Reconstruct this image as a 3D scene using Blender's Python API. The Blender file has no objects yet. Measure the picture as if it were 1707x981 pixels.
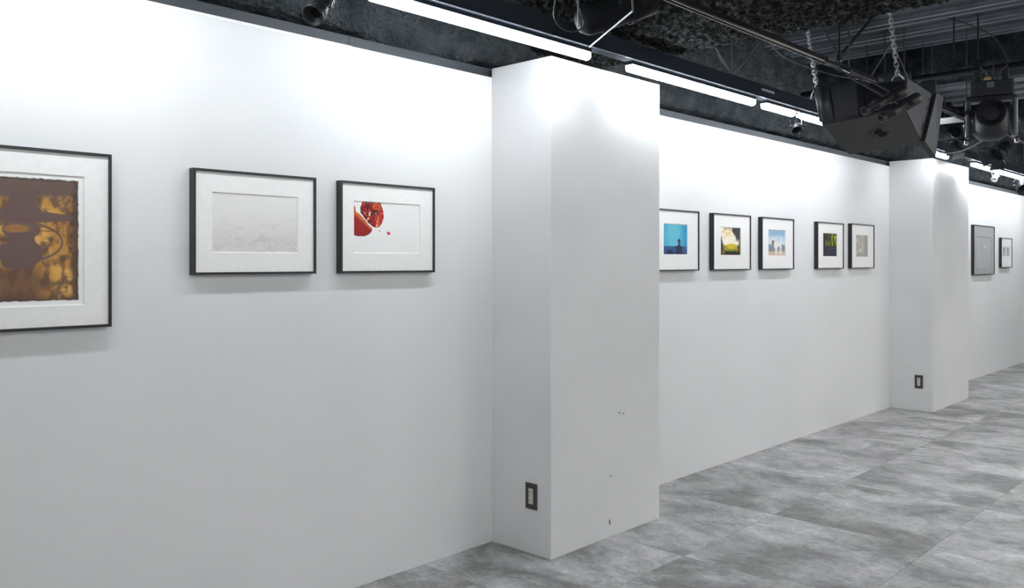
import bpy, bmesh, math, random
import numpy as np
from mathutils import Vector, Matrix, noise
random.seed(7)
C = bpy.context.scene.collection
sc = bpy.context.scene
# ------------------------------------------------------------------ camera
W, H, F = 1707, 981, 1421.0
cam_d = bpy.data.cameras.new('camera'); cam = bpy.data.objects.new('camera', cam_d); C.objects.link(cam)
cam.location = (0, 0, 1.35)
cam.rotation_euler = (math.radians(90), 0, math.radians(43.479))
cam_d.sensor_fit = 'HORIZONTAL'; cam_d.sensor_width = 36.0
cam_d.lens = F/W*36.0
cam_d.shift_y = -(490.5-437.5)/W
cam_d.clip_start = 0.05
sc.camera = cam
# ------------------------------------------------------------------ world, exposure
wd = bpy.data.worlds.new('world'); sc.world = wd; wd.use_nodes = True
wd.node_tree.nodes['Background'].inputs[0].default_value = (0.02, 0.022, 0.025, 1)
wd.node_tree.nodes['Background'].inputs[1].default_value = 0.3
sc.view_settings.view_transform = 'Standard'; sc.view_settings.look = 'None'
sc.view_settings.gamma = 1; sc.view_settings.use_curve_mapping = False
sc.view_settings.exposure = 0.13
TUBE = 40.0          # emission of the LED battens on this wall
FILLTUBE = 72.0       # stronger fill battens, added unseen on the opposite wall
TUBECOL = (0.91, 0.957, 1.0, 1)
# emission of made-up fill panels, added out of frame to brighten the room
ROOM_FILL = 25.0

# ------------------------------------------------------------------ material helpers
def mat(name, col=(.5, .5, .5), rough=.5, metal=0, spec=.5):
    m = bpy.data.materials.new(name); m.use_nodes = True
    b = m.node_tree.nodes['Principled BSDF']
    b.inputs['Base Color'].default_value = (*col, 1); b.inputs['Roughness'].default_value = rough
    b.inputs['Metallic'].default_value = metal; b.inputs['Specular IOR Level'].default_value = spec
    return m
def N(m, t, **k):
    n = m.node_tree.nodes.new(t)
    for a, v in k.items():
        if a in n.bl_rna.properties: setattr(n, a, v)
        else: n.inputs[a].default_value = v
    return n
def L(m, a, b): m.node_tree.links.new(a, b)
def BS(m): return m.node_tree.nodes['Principled BSDF']
def noisy(m, scale, c1, c2, bump=0, bscale=None, rough=None, stretch=(1, 1, 1), lo=.35, hi=.65, detail=6, dist=.01):
    tc = N(m, 'ShaderNodeTexCoord'); mp = N(m, 'ShaderNodeMapping'); mp.inputs['Scale'].default_value = stretch
    L(m, tc.outputs['Object'], mp.inputs['Vector'])
    n = N(m, 'ShaderNodeTexNoise', Scale=scale, Detail=detail); L(m, mp.outputs[0], n.inputs['Vector'])
    r = N(m, 'ShaderNodeValToRGB'); r.color_ramp.elements[0].position = lo; r.color_ramp.elements[1].position = hi
    r.color_ramp.elements[0].color = (*c1, 1); r.color_ramp.elements[1].color = (*c2, 1)
    L(m, n.outputs['Fac'], r.inputs[0]); L(m, r.outputs[0], BS(m).inputs['Base Color'])
    if bump:
        n2 = N(m, 'ShaderNodeTexNoise', Scale=bscale or scale, Detail=8); L(m, mp.outputs[0], n2.inputs['Vector'])
        bp = N(m, 'ShaderNodeBump', Strength=bump, Distance=dist); L(m, n2.outputs['Fac'], bp.inputs['Height'])
        L(m, bp.outputs[0], BS(m).inputs['Normal'])
    return m

M = {}
M['wall'] = noisy(mat('white_wall_paint', rough=.55, spec=.3), 1.3, (.76, .765, .77), (.80, .80, .80), bump=.10, bscale=7, dist=.02)
M['pillar'] = noisy(mat('white_pillar_paint', rough=.36, spec=.4), 1.7, (.73, .735, .74), (.79, .79, .79), bump=.12, bscale=9, dist=.02)
M['capwhite'] = mat('white_cap', (.85, .85, .85), .4)
M['band'] = noisy(mat('grey_band', rough=.5), 3, (.040, .048, .060), (.050, .060, .072))
M['spray'] = noisy(mat('sprayed_insulation', rough=.95, spec=.1), 9, (.038, .047, .054), (.10, .115, .125), bump=1.0, bscale=55, dist=.06, lo=.3, hi=.7)
M['sprayblack'] = noisy(mat('black_sprayed_beam', rough=.95, spec=.15), 38, (.012, .014, .014), (.13, .135, .14), bump=1.0, bscale=45, dist=.05, lo=.45, hi=.75)
M['spraymid'] = noisy(mat('blue_black_sprayed_beam', rough=.95, spec=.15), 12, (.016, .022, .030), (.055, .065, .078), bump=1.0, bscale=60, dist=.03, lo=.3, hi=.75)
M['deck'] = noisy(mat('dark_deck', rough=.6), 5, (.020, .026, .034), (.030, .038, .048))
M['rib'] = noisy(mat('grey_steel_rib', rough=.45, metal=.0), 8, (.11, .125, .15), (.15, .17, .20))
M['black'] = mat('black_paint', (.012, .014, .018), .5)
M['blackm'] = mat('black_matt', (.007, .008, .010), .75, 0, .2)
M['channel'] = mat('channel_black', (.030, .038, .052), .85, 0, .15)
M['lip'] = mat('bright_lip', (.35, .38, .42), .3, .6)
M['railmetal'] = mat('worn_bronze_rail', (.16, .145, .125), .35, .7)
M['steel'] = mat('dull_steel', (.10, .10, .10), .4, .7)
M['chrome'] = mat('chrome', (.65, .66, .68), .22, 1)
M['frame'] = mat('black_aluminium', (.014, .014, .016), .32)
M['mat'] = noisy(mat('mat_board', rough=.8, spec=.2), 60, (.90, .89, .87), (.93, .92, .90))
M['matreflect'] = mat('mat_board_grey_reflection', (.42, .425, .43), .8, 0, .2)  # grey paints in the dark room reflected by the picture glass
M['paper'] = mat('print_paper', (.92, .92, .90), .75, 0, .2)
M['rod'] = mat('grey_rod', (.22, .24, .26), .5, .2)
M['zinc'] = mat('galvanised_chain', (.55, .56, .58), .35, .6)
M['brass'] = mat('brass_plug', (.5, .33, .14), .4, .5)
M['speaker'] = noisy(mat('speaker_paint', rough=.5), 150, (.034, .033, .034), (.050, .048, .048), bump=.2, bscale=300, dist=.002)
M['speakblue'] = mat('speaker_side', (.022, .026, .034), .45)
M['speakgrey'] = mat('speaker_baffle', (.040, .044, .052), .55)
M['outletplate'] = mat('bronze_plate', (.055, .053, .048), .4, .3)
M['outletwhite'] = mat('cream_socket', (.55, .55, .47), .5)
M['scuff'] = mat('scuff_grey', (.16, .16, .16), .8)
M['sheet'] = mat('pale_metal_sheet', (.45, .46, .48), .4)

def glass():
    m = bpy.data.materials.new('picture_glass'); m.use_nodes = True; nt = m.node_tree; nt.nodes.clear()
    o = nt.nodes.new('ShaderNodeOutputMaterial'); t = nt.nodes.new('ShaderNodeBsdfTransparent'); g = nt.nodes.new('ShaderNodeBsdfGlossy')
    g.inputs['Roughness'].default_value = .02; t.inputs[0].default_value = (1, 1, 1, 1)
    f = nt.nodes.new('ShaderNodeFresnel'); f.inputs[0].default_value = 1.16
    ge = nt.nodes.new('ShaderNodeNewGeometry'); iv = nt.nodes.new('ShaderNodeMath'); iv.operation = 'SUBTRACT'; iv.inputs[0].default_value = 1; mu = nt.nodes.new('ShaderNodeMath'); mu.operation = 'MULTIPLY'
    nt.links.new(ge.outputs['Backfacing'], iv.inputs[1]); nt.links.new(iv.outputs[0], mu.inputs[0]); nt.links.new(f.outputs[0], mu.inputs[1])
    x = nt.nodes.new('ShaderNodeMixShader')
    nt.links.new(mu.outputs[0], x.inputs[0]); nt.links.new(t.outputs[0], x.inputs[1]); nt.links.new(g.outputs[0], x.inputs[2]); nt.links.new(x.outputs[0], o.inputs[0])
    return m
M['glass'] = glass()
def emit(name, col, s):
    m = bpy.data.materials.new(name); m.use_nodes = True; b = BS(m)
    b.inputs['Base Color'].default_value = (.8, .8, .8, 1)
    b.inputs['Emission Color'].default_value = col; b.inputs['Emission Strength'].default_value = s
    return m
M['tube'] = emit('led_diffuser', TUBECOL, TUBE)
M['tubefill'] = emit('led_diffuser_fill', TUBECOL, FILLTUBE)
M['panel'] = emit('fill_panel_glow', (1.0, .97, .93, 1), ROOM_FILL)

# concrete look tile: pattern shifted per tile with Object Info random
def tile_mat():
    m = mat('concrete_look_tile', rough=.42, spec=.35)
    tc = N(m, 'ShaderNodeTexCoord'); oi = N(m, 'ShaderNodeObjectInfo')
    mul = N(m, 'ShaderNodeVectorMath', operation='SCALE'); mul.inputs['Scale'].default_value = 37.0
    cmb = N(m, 'ShaderNodeCombineXYZ'); L(m, oi.outputs['Random'], cmb.inputs[0]); L(m, oi.outputs['Random'], cmb.inputs[2])
    ma = N(m, 'ShaderNodeMath', operation='MULTIPLY'); ma.inputs[1].default_value = 3.7; L(m, oi.outputs['Random'], ma.inputs[0]); L(m, ma.outputs[0], cmb.inputs[1])
    L(m, cmb.outputs[0], mul.inputs[0])
    mp = N(m, 'ShaderNodeMapping'); mp.inputs['Scale'].default_value = (1.0, 1.25, 1); L(m, tc.outputs['Object'], mp.inputs[0])
    ad = N(m, 'ShaderNodeVectorMath', operation='ADD'); L(m, mp.outputs[0], ad.inputs[0]); L(m, mul.outputs[0], ad.inputs[1])
    n1 = N(m, 'ShaderNodeTexNoise', Scale=1.8, Detail=7, Roughness=.62, Distortion=.5); L(m, ad.outputs[0], n1.inputs[0])
    n2 = N(m, 'ShaderNodeTexNoise', Scale=8, Detail=6, Roughness=.6, Distortion=.8); L(m, ad.outputs[0], n2.inputs[0])
    n3 = N(m, 'ShaderNodeTexNoise', Scale=45, Detail=4, Roughness=.7); L(m, ad.outputs[0], n3.inputs[0])
    r1 = N(m, 'ShaderNodeValToRGB'); e = r1.color_ramp.elements
    e[0].position = .38; e[0].color = (.21, .21, .208, 1); e[1].position = .62; e[1].color = (.53, .53, .535, 1)
    x = r1.color_ramp.elements.new(.5); x.color = (.39, .39, .39, 1)
    L(m, n1.outputs['Fac'], r1.inputs[0])
    r2 = N(m, 'ShaderNodeValToRGB'); e = r2.color_ramp.elements
    e[0].position = .32; e[0].color = (.70, .70, .70, 1); e[1].position = .68; e[1].color = (1.22, 1.22, 1.22, 1); L(m, n2.outputs['Fac'], r2.inputs[0])
    mx = N(m, 'ShaderNodeMix', data_type='RGBA', blend_type='MULTIPLY'); mx.inputs[0].default_value = 1
    L(m, r1.outputs[0], mx.inputs[6]); L(m, r2.outputs[0], mx.inputs[7])
    r3 = N(m, 'ShaderNodeValToRGB'); e = r3.color_ramp.elements
    e[0].position = .34; e[0].color = (.74, .74, .74, 1); e[1].position = .6; e[1].color = (1.05, 1.05, 1.05, 1); L(m, n3.outputs['Fac'], r3.inputs[0])
    mx2 = N(m, 'ShaderNodeMix', data_type='RGBA', blend_type='MULTIPLY'); mx2.inputs[0].default_value = 1
    L(m, mx.outputs[2], mx2.inputs[6]); L(m, r3.outputs[0], mx2.inputs[7])
    L(m, mx2.outputs[2], BS(m).inputs['Base Color'])
    bp = N(m, 'ShaderNodeBump', Strength=.08, Distance=.004); L(m, n2.outputs['Fac'], bp.inputs['Height']); L(m, bp.outputs[0], BS(m).inputs['Normal'])
    return m
M['tile'] = tile_mat()
M['grout'] = mat('tile_joint', (.26, .26, .26), .9)

# ------------------------------------------------------------------ object helpers
def link(name, bm, m, parent=None, smooth=False, loc=None):
    me = bpy.data.meshes.new(name); bmesh.ops.recalc_face_normals(bm, faces=bm.faces[:]); bm.to_mesh(me); bm.free()
    if smooth:
        for p in me.polygons: p.use_smooth = True
    if m is not None: me.materials.append(m)
    o = bpy.data.objects.new(name, me); C.objects.link(o)
    if parent: o.parent = parent
    if loc: o.location = loc
    return o
def tag(o, label=None, cat=None, group=None, kind=None):
    if label: o['label'] = label
    if cat: o['category'] = cat
    if group: o['group'] = group
    if kind: o['kind'] = kind
    return o
def empty(name, loc, label=None, cat=None, group=None):
    o = bpy.data.objects.new(name, None); C.objects.link(o); o.location = loc; o.empty_display_size = .05
    return tag(o, label, cat, group)
def box(bm, x0, x1, y0, y1, z0, z1, bev=0):
    r = bmesh.ops.create_cube(bm, size=1)
    for v in r['verts']:
        v.co = Vector(((x0+x1)/2+v.co.x*(x1-x0), (y0+y1)/2+v.co.y*(y1-y0), (z0+z1)/2+v.co.z*(z1-z0)))
    if bev:
        es = list({e for v in r['verts'] for e in v.link_edges})
        bmesh.ops.bevel(bm, geom=es, offset=bev, segments=2, affect='EDGES', profile=.6)
    return bm
def B(*a, bev=0): return box(bmesh.new(), *a, bev=bev)
def frm(d, up=(0, 0, 1)):
    d = Vector(d).normalized(); u = Vector(up)
    if abs(d.dot(u)) > .98: u = Vector((1, 0, 0))
    x = u.cross(d).normalized(); y = d.cross(x).normalized()
    return x, y, d
def tube(bm, pts, r, seg=8, close=False):
    pts = [Vector(p) for p in pts]; rings = []
    n = len(pts)
    for i, p in enumerate(pts):
        if close: d = pts[(i+1) % n]-pts[i-1]
        else: d = pts[min(i+1, n-1)]-pts[max(i-1, 0)]
        x, y, _ = frm(d)
        rr = r[i] if isinstance(r, (list, tuple)) else r
        rings.append([bm.verts.new(p+(x*math.cos(2*math.pi*k/seg)+y*math.sin(2*math.pi*k/seg))*rr) for k in range(seg)])
    m_ = n if close else n-1
    for i in range(m_):
        a, b = rings[i], rings[(i+1) % n]
        for k in range(seg): bm.faces.new((a[k], a[(k+1) % seg], b[(k+1) % seg], b[k]))
    if not close:
        bm.faces.new(rings[0][::-1]); bm.faces.new(rings[-1])
    return bm
def T(pts, r, seg=8, close=False): return tube(bmesh.new(), pts, r, seg, close)
def lathe(bm, prof, o, d, seg=24):
    """prof: list of (r, t) along direction d from o"""
    x, y, d = frm(d); o = Vector(o); rings = []
    for r, t in prof:
        rings.append([bm.verts.new(o+d*t+(x*math.cos(2*math.pi*k/seg)+y*math.sin(2*math.pi*k/seg))*max(r, 1e-4)) for k in range(seg)])
    for a, b in zip(rings, rings[1:]):
        for k in range(seg): bm.faces.new((a[k], a[(k+1) % seg], b[(k+1) % seg], b[k]))
    return bm
def hull_prism(quadA, quadB):
    bm = bmesh.new(); a = [bm.verts.new(p) for p in quadA]; b = [bm.verts.new(p) for p in quadB]; n = len(a)
    bm.faces.new(a); bm.faces.new(b[::-1])
    for i in range(n): bm.faces.new((a[i], b[i], b[(i+1) % n], a[(i+1) % n]))
    return bm

# ------------------------------------------------------------------ the setting
WX, PX = -2.905, -2.527           # wall plane, pillar front plane
TOP, PTOP = 2.243, 2.286
Y0, Y1, XR, ZC = -4.0, 17.0, 3.5, 2.95
link('wall_left', B(WX-.12, WX, Y0, Y1, 0, TOP), M['wall']).__setitem__('kind', 'structure')
link('wall_right', B(XR, XR+.12, Y0, Y1, 0, ZC), M['wall']).__setitem__('kind', 'structure')
link('wall_back', B(WX-.12, XR+.12, Y0-.12, Y0, 0, ZC), M['wall']).__setitem__('kind', 'structure')
link('wall_far', B(WX-.12, XR+.12, Y1, Y1+.12, 0, ZC), M['wall']).__setitem__('kind', 'structure')
pil = [(2.921, 3.795), (8.155, 9.235), (13.6, 14.5)]
for i, (a, b) in enumerate(pil):
    p = link('wall_pillar', B(WX-.0005, PX, a, b, 0, PTOP, bev=.003), M['pillar']); p['kind'] = 'structure'
    if i == 0:
        for k, (y, z, w, h, r) in enumerate([(3.44, .602, .016, .004, -.4), (3.475, .592, .012, .003, -.5), (3.37, .30, .02, .003, .1), (3.36, .075, .006, .018, .2)]):
            bm = bmesh.new(); vs = []
            for t in range(7):
                an = t/7*2*math.pi; yy = math.cos(an)*w*(.6+.4*random.random()); zz = math.sin(an)*h*(.6+.4*random.random())
                vs.append((0, y+yy*math.cos(r)-zz*math.sin(r), z+yy*math.sin(r)+zz*math.cos(r)))
            link('scuff_mark', hull_prism([(PX+.0012, v[1], v[2]) for v in vs], [(PX-.001, v[1], v[2]) for v in vs]), M['scuff'], p)
# thin cap strip along the wall top near the camera
o = link('trim_1', B(WX-.001, WX+.0015, Y0, 2.1, TOP-.011, TOP+.001), M['capwhite']); o['kind'] = 'structure'
# dark band above the white wall: panels
band = empty('trim_2', (WX-.03, 0, TOP)); band['kind'] = 'structure'
ys = [-4, -1.4, .35, 2.109, 3.1]
def band_run(ys):
    for a, b in zip(ys, ys[1:]):
        link('band_panel', B(-.025, 0, a+.0015, b-.0015, .001, .050), M['band'], band)
band_run(ys); band_run([3.6, 5.2, 6.6, 8.35]); band_run([9.0, 10.9, 12.3, 13.8]); band_run([14.3, 17])
# floor: slab and the tiles of the room
fl = link('floor', B(WX-.12, XR+.12, Y0-.12, Y1+.12, -.15, -.0025), M['grout']); fl['kind'] = 'structure'
TXP, TYP = .79, .89
tm = bpy.data.meshes.new('floor_tile'); bm = B(0, TXP-.0016, 0, TYP-.0016, -.0025, 0); bm.to_mesh(tm); bm.free(); tm.materials.append(M['tile'])
for i in range(8):
    for j in range(-8, 17):
        x, y = -2.91+i*TXP, 2.492+j*TYP
        if x > XR or y > Y1 or y+TYP < Y0: continue
        t = bpy.data.objects.new('floor_tile', tm); C.objects.link(t); t.parent = fl
        t.location = (x, y, random.uniform(-.0004, .0002))
# ceiling deck with steel ribs
ce = link('ceiling', B(WX-.7, XR+.12, Y0-.12, Y1+.12, ZC, ZC+.15), M['deck']); ce['kind'] = 'structure'
def rib(y, w=.16, z=ZC, x0=WX-.6, x1=XR):
    bm = bmesh.new()
    for yy, ww, h in ((y, w, .012), (y-w*.32, w*.22, .03), (y+w*.32, w*.22, .03)): box(bm, x0, x1, yy-ww/2, yy+ww/2, z-h, z+.001)
    return bm
for y in (5.83, 6.165, 6.51, 9.5, 9.9, 10.3, 10.7, 11.1):
    link('ceiling_rib', rib(y, .15), M['rib'], ce)
for k, y in enumerate((7.15, 7.42, 7.69, 7.96)):
    link('furring_channel', rib(y, .12, z=2.73, x0=-2.3, x1=2), M['rib'], ce)

def blob_beam(name, m, fn, nu, nv, amp, fine, seed, closed):
    """a displaced tube or sheet; fn(u,v)->(point, normal)"""
    vs = []; off = Vector((seed*7.3, seed*3.1, seed*1.7))
    for i in range(nu+1):
        for j in range(nv + (0 if closed else 1)):
            p, n = fn(i/nu, j/nv); p = Vector(p); n = Vector(n)
            q = p+off
            d = noise.noise(q*3.1)*amp + noise.noise(q*13)*amp*.45 + abs(noise.noise(q*34))*fine + noise.noise(q*75)*fine*.6
            vs.append(tuple(p+n*d))
    k = nv if closed else nv+1; fs = []
    for i in range(nu):
        for j in range(nv):
            j2 = (j+1) % k if closed else j+1
            fs.append((i*k+j, i*k+j2, (i+1)*k+j2, (i+1)*k+j))
    me = bpy.data.meshes.new(name); me.from_pydata(vs, [], fs); me.materials.append(m)
    for p in me.polygons: p.use_smooth = True
    o = bpy.data.objects.new(name, me); C.objects.link(o); o['kind'] = 'structure'
    return o
def path_fn(poly, mk):
    """sample a polyline cross-section"""
    P = [Vector(p) for p in poly]; Ls = [(b-a).length for a, b in zip(P, P[1:])]; tot = sum(Ls)
    def f(v):
        s = v*tot
        for a, b, l in zip(P, P[1:], Ls):
            if s <= l+1e-9:
                d = (b-a)/l; return a+d*s, Vector((d.y, -d.x))
            s -= l
        return P[-1], Vector((d.y, -d.x))
    return f
# edge beam along the wall, sprayed grey, ragged lower lip
ef = path_fn([(-3.35, 2.36), (-3.05, 2.335), (-2.985, 2.345), (-2.955, 2.40), (-2.95, 2.96)], None)
def edge(u, v):
    y = .2+u*16.6; (p, n) = ef(v)
    droop = 0
    for yc, w, a in ((2.45, .22, .055), (2.8, .12, .03), (4.6, .3, .012), (7.3, .4, .012)): droop += a*math.exp(-((y-yc)/w)**2)
    k = max(0, 1-(p.y-2.33)/.2)
    return (p.x+droop*k*.5, y, p.y-droop*k), (n.x, 0, n.y)
blob_beam('ceiling_edge_beam', M['spray'], edge, 1300, 60, .012, .011, 1, False)
# cross beams
def cross(x0, x1, ya, yb, zb, zt=ZC+.02, r=.05):
    poly = [(ya, zt), (ya, zb+r), (ya+r*.35, zb+r*.3), (ya+r, zb), (yb-r, zb), (yb-r*.35, zb+r*.3), (yb, zb+r), (yb, zt)]
    f = path_fn(poly, None)
    def g(u, v):
        p, n = f(v); x = x0+u*(x1-x0)
        return (x, p.x, p.y), (0, -n.x*-1, n.y)
    return g
blob_beam('ceiling_cross_beam', M['sprayblack'], cross(-3.0, 3.4, 3.24, 3.86, 2.44, r=.05), 700, 130, .020, .024, 3, False)
blob_beam('ceiling_cross_beam', M['spraymid'], cross(-3.0, 3.4, 8.5, 9.2, 2.60, r=.05), 240, 50, .015, .010, 5, False)
blob_beam('ceiling_cross_beam', M['sprayblack'], cross(-3.0, 3.4, 13.6, 14.3, 2.5, r=.05), 120, 30, .02, .012, 8, False)
blob_beam('ceiling_cross_beam', M['spraymid'], cross(-3.0, 3.4, 6.72, 6.95, 2.74, r=.03), 300, 30, .012, .014, 6, False)
blob_beam('ceiling_cross_beam', M['sprayblack'], cross(-3.0, 3.4, -.6, .1, 2.44, r=.05), 100, 20, .02, .012, 9, False)
# closing wall behind the edge beam
o = link('wall_behind', B(-3.6, -3.5, Y0, Y1, 0, ZC), M['deck']); o['kind'] = 'structure'

# ------------------------------------------------------------------ prints (flat pictures as fine vertex colours on flat sheets)
def vnoise(u, v, f, seed):
    rng = np.random.RandomState(seed); g = rng.rand(64, 64)
    x = u*f; y = v*f; xi = np.floor(x).astype(int); yi = np.floor(y).astype(int); a = x-xi; b = y-yi
    a = a*a*(3-2*a); b = b*b*(3-2*b)
    G = lambda i, j: g[i % 64, j % 64]
    return (G(xi, yi)*(1-a)+G(xi+1, yi)*a)*(1-b)+(G(xi, yi+1)*(1-a)+G(xi+1, yi+1)*a)*b
def fbm(u, v, f, seed, o=4):
    s = 0; t = 0; A = 1
    for i in range(o): s = s+A*vnoise(u, v, f*2**i, seed+i); t += A; A *= .55
    return s/t
def sm(x, a, b): t = np.clip((x-a)/(b-a), 0, 1); return t*t*(3-2*t)
def mixc(c, d, k): return c*(1-k[..., None])+np.array(d)/255.*k[..., None]
def base(u, c): return np.ones(u.shape+(3,))*np.array(c)/255.
def ell(u, v, cu, cv, ru, rv, s=.15): return 1-sm(((u-cu)/ru)**2+((v-cv)/rv)**2, 1-s, 1+s)
def inpoly(u, v, P):
    r = np.zeros(u.shape, bool); n = len(P)
    for i in range(n):
        x1, y1 = P[i]; x2, y2 = P[i-1]
        c = ((y1 > v) != (y2 > v)) & (u < (x2-x1)*(v-y1)/((y2-y1) if y2 != y1 else 1e-9)+x1)
        r ^= c
    return r.astype(float)
def stroke(u, v, P, w):
    k = np.zeros(u.shape)
    for (a, b), (c, d) in zip(P, P[1:]):
        t = np.clip(((u-a)*(c-a)+(v-b)*(d-b))/((c-a)**2+(d-b)**2+1e-9), 0, 1)
        k = np.maximum(k, 1-sm(np.hypot(u-a-t*(c-a), v-b-t*(d-b)), w*.7, w*1.2))
    return k
# u: 0 left..1 right, v: 0 top..1 bottom
def art_sepia(u, v):
    n = fbm(u, v, 5, 1, 5); g = fbm(u*2.2, v*1.3, 9, 7, 4); m_ = fbm(u, v, 14, 12, 4)
    c = base(u, (194, 140, 68)); c = mixc(c, (222, 172, 92), sm(n, .42, .7)); c = mixc(c, (118, 82, 58), sm(g, .48, .75)*.75)
    c = mixc(c, (100, 78, 66), sm(m_, .5, .72)*.8)
    top = 1-sm(v+.05*(n-.5), .12, .2); c = mixc(c, (104, 86, 80), top*.95)
    lower = ell(u, v, .42, .86, .30, .16, .7); c = mixc(c, (105, 78, 68), lower*.75)
    c = mixc(c, (92, 70, 58), sm(v, .92, 1.0)*.7)
    edge_ = np.maximum(sm(u+.08*(m_-.5), .90, .97), 1-sm(u+.05*(m_-.5), .05, .12)); c = mixc(c, (88, 68, 58), edge_*.85)
    dk = (108, 86, 83)
    # silhouette: hat shape, neck, face block and loop
    s = .5
    hat = inpoly(u, v, [(.02, .30), (.20, .285), (.34, .27), (.40, .22), (.42, .12), (.60, .12), (.62, .22), (.68, .27), (.93, .295), (.955, .32), (.92, .342), (.72, .358), (.60, .36), (.42, .36), (.24, .345), (.04, .325)])
    c = mixc(c, dk, hat*.95)
    c = mixc(c, dk, ell(u, v, .50, .42, .16, .085, .1)*.9)
    c = mixc(c, (176, 124, 66), ell(u, v, .46, .415, .10, .035, .4)*.8)
    c = mixc(c, dk, inpoly(u, v, [(.38, .45), (.60, .44), (.62, .52), (.68, .57), (.68, .66), (.62, .70), (.58, .745), (.45, .745), (.34, .71), (.32, .64), (.28, .61), (.30, .55), (.38, .53)])*.95)
    th = np.linspace(-1.2, 1.25, 24); arcR = [(.56+.29*math.cos(t), .52+.145*math.sin(t)) for t in th]
    arcL = [(.44-.29*math.cos(t), .52+.145*math.sin(t)) for t in th]
    c = mixc(c, dk, stroke(u, v, arcR, .010)*.9); c = mixc(c, dk, stroke(u, v, arcL, .010)*.9)
    c = mixc(c, dk, stroke(u, v, [(0, .19), (.4, .15), (.75, .125), (1, .09)], .006)*.8)
    c = mixc(c, (112, 80, 50), stroke(u, v, [(.62, .43), (1, .425)], .004)*.7)
    # ragged deckle edge onto white paper
    e = np.minimum(np.minimum(u, 1-u), np.minimum(v, 1-v))+.016*(fbm(u, v, 30, 33, 3)-.5)
    dark = (1-sm(e, .010, .028)); c = mixc(c, (60, 52, 48), dark*.7)
    return mixc(c, (232, 230, 226), 1-sm(e, .004, .010))
def art_mist(u, v):
    n = fbm(u, v*2.2, 7, 3, 5); f = fbm(u*1.3, v*4, 22, 5, 4)
    c = base(u, (238, 236, 233)); k = sm(v, .2, .95)
    c = mixc(c, (224, 219, 216), k*.8); c = mixc(c, (205, 202, 202), k*sm(n, .5, .75)*.6)
    return mixc(c, (200, 194, 192), sm(v, .5, 1)*sm(f, .5, .75)*.7)
def art_pomegranate(u, v):
    c = base(u, (243, 242, 240)); n = fbm(u, v, 24, 9, 4); n2 = fbm(u, v, 50, 19, 3)
    A = np.maximum(inpoly(u, v, [(.13, -.01), (.385, -.01), (.41, .08), (.435, .17), (.44, .30), (.41, .42), (.37, .49), (.32, .50), (.27, .48), (.20, .40), (.10, .22), (.095, .12)]), 0)
    Bm = np.maximum(inpoly(u, v, [(0, .06), (.02, .10), (.03, .20), (.09, .25), (.16, .36), (.22, .46), (.27, .52), (.26, .58), (.22, .64), (.15, .68), (.06, .68), (0, .66)]), 0)
    ca = base(u, (170, 20, 18)); ca = mixc(ca, (70, 8, 16), sm(n2, .40, .56)*(1-sm(u, .22, .36))); ca = mixc(ca, (206, 70, 34), sm(n2, .52, .66)*sm(u, .26, .38)*.8)
    ca = mixc(ca, (226, 140, 60), ell(u, v, .33, .07, .06, .10, .5)*.8*sm(n2, .35, .55)); ca = mixc(ca, (228, 118, 60), ell(u, v, .355, .38, .02, .13, .7)*.8)
    ca = mixc(ca, (70, 14, 18), ell(u, v, .31, .20, .05, .06, .5)*.8)
    ca = mixc(ca, (236, 206, 160), stroke(u, v, [(.235, .20), (.225, .30), (.18, .39)], .014)*sm(n2, .38, .5)); ca = mixc(ca, (236, 200, 170), sm(vnoise(u, v, 60, 71), .8, .9)*.8)
    ca = mixc(ca, (240, 210, 150), ell(u, v, .335, .46, .012, .025, .4))
    cb = base(u, (150, 22, 28)); cb = mixc(cb, (206, 110, 34), (1-sm(v-u*1.1, .18, .32))*sm(n, .2, .42)); cb = mixc(cb, (60, 12, 22), sm(v-.1*(1-u), .54, .68)); cb = mixc(cb, (190, 44, 36), sm(n2, .55, .7)*.5)
    cb = mixc(cb, (225, 150, 60), stroke(u, v, [(0, .22), (.08, .29), (.15, .40), (.24, .52)], .007)*.7)
    k = A[..., None]; c = c*(1-k)+ca*k; k = Bm[..., None]; c = c*(1-k)+cb*k
    c = mixc(c, (225, 150, 170), ell(u, v, .375, .565, .012, .016, .5)); c = mixc(c, (206, 24, 66), inpoly(u, v, [(.485, .565), (.51, .58), (.54, .585), (.54, .62), (.515, .64), (.495, .62)]))
    return c
def art_blue(u, v):
    n = fbm(u, v, 9, 22, 4); c = base(u, (72, 178, 206)); c = mixc(c, (116, 200, 216), ell(u, v, .4, .35, .4, .5, .8)*.7); c = mixc(c, (40, 140, 196), sm(u, .6, 1)*.7+sm(.3-u, 0, .3)*.3)
    c = mixc(c, (60, 120, 150), sm(n, .55, .8)*.2)
    c = mixc(c, (38, 84, 140), sm(v, .72, .74)); c = mixc(c, (56, 70, 116), sm(v, .76, 1.0)*.6)
    c = mixc(c, (34, 40, 66), ell(u, v, .27, .93, .12, .07, .4)); c = mixc(c, (40, 60, 90), stroke(u, v, [(.38, .76), (.58, .73)], .02))
    c = mixc(c, (70, 90, 130), sm(v, .72, .74)*sm(u, .75, .85)*.4)
    d = (38, 44, 64); c = mixc(c, d, ell(u, v, .655, .55, .06, .075, .2)); c = mixc(c, d, inpoly(u, v, [(.63, .58), (.69, .58), (.70, .69), (.77, .73), (.78, 1.01), (.52, 1.01), (.53, .73), (.62, .69)]))
    return mixc(c, (230, 200, 160), ell(u, v, .92, .79, .012, .012, .5))
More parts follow.
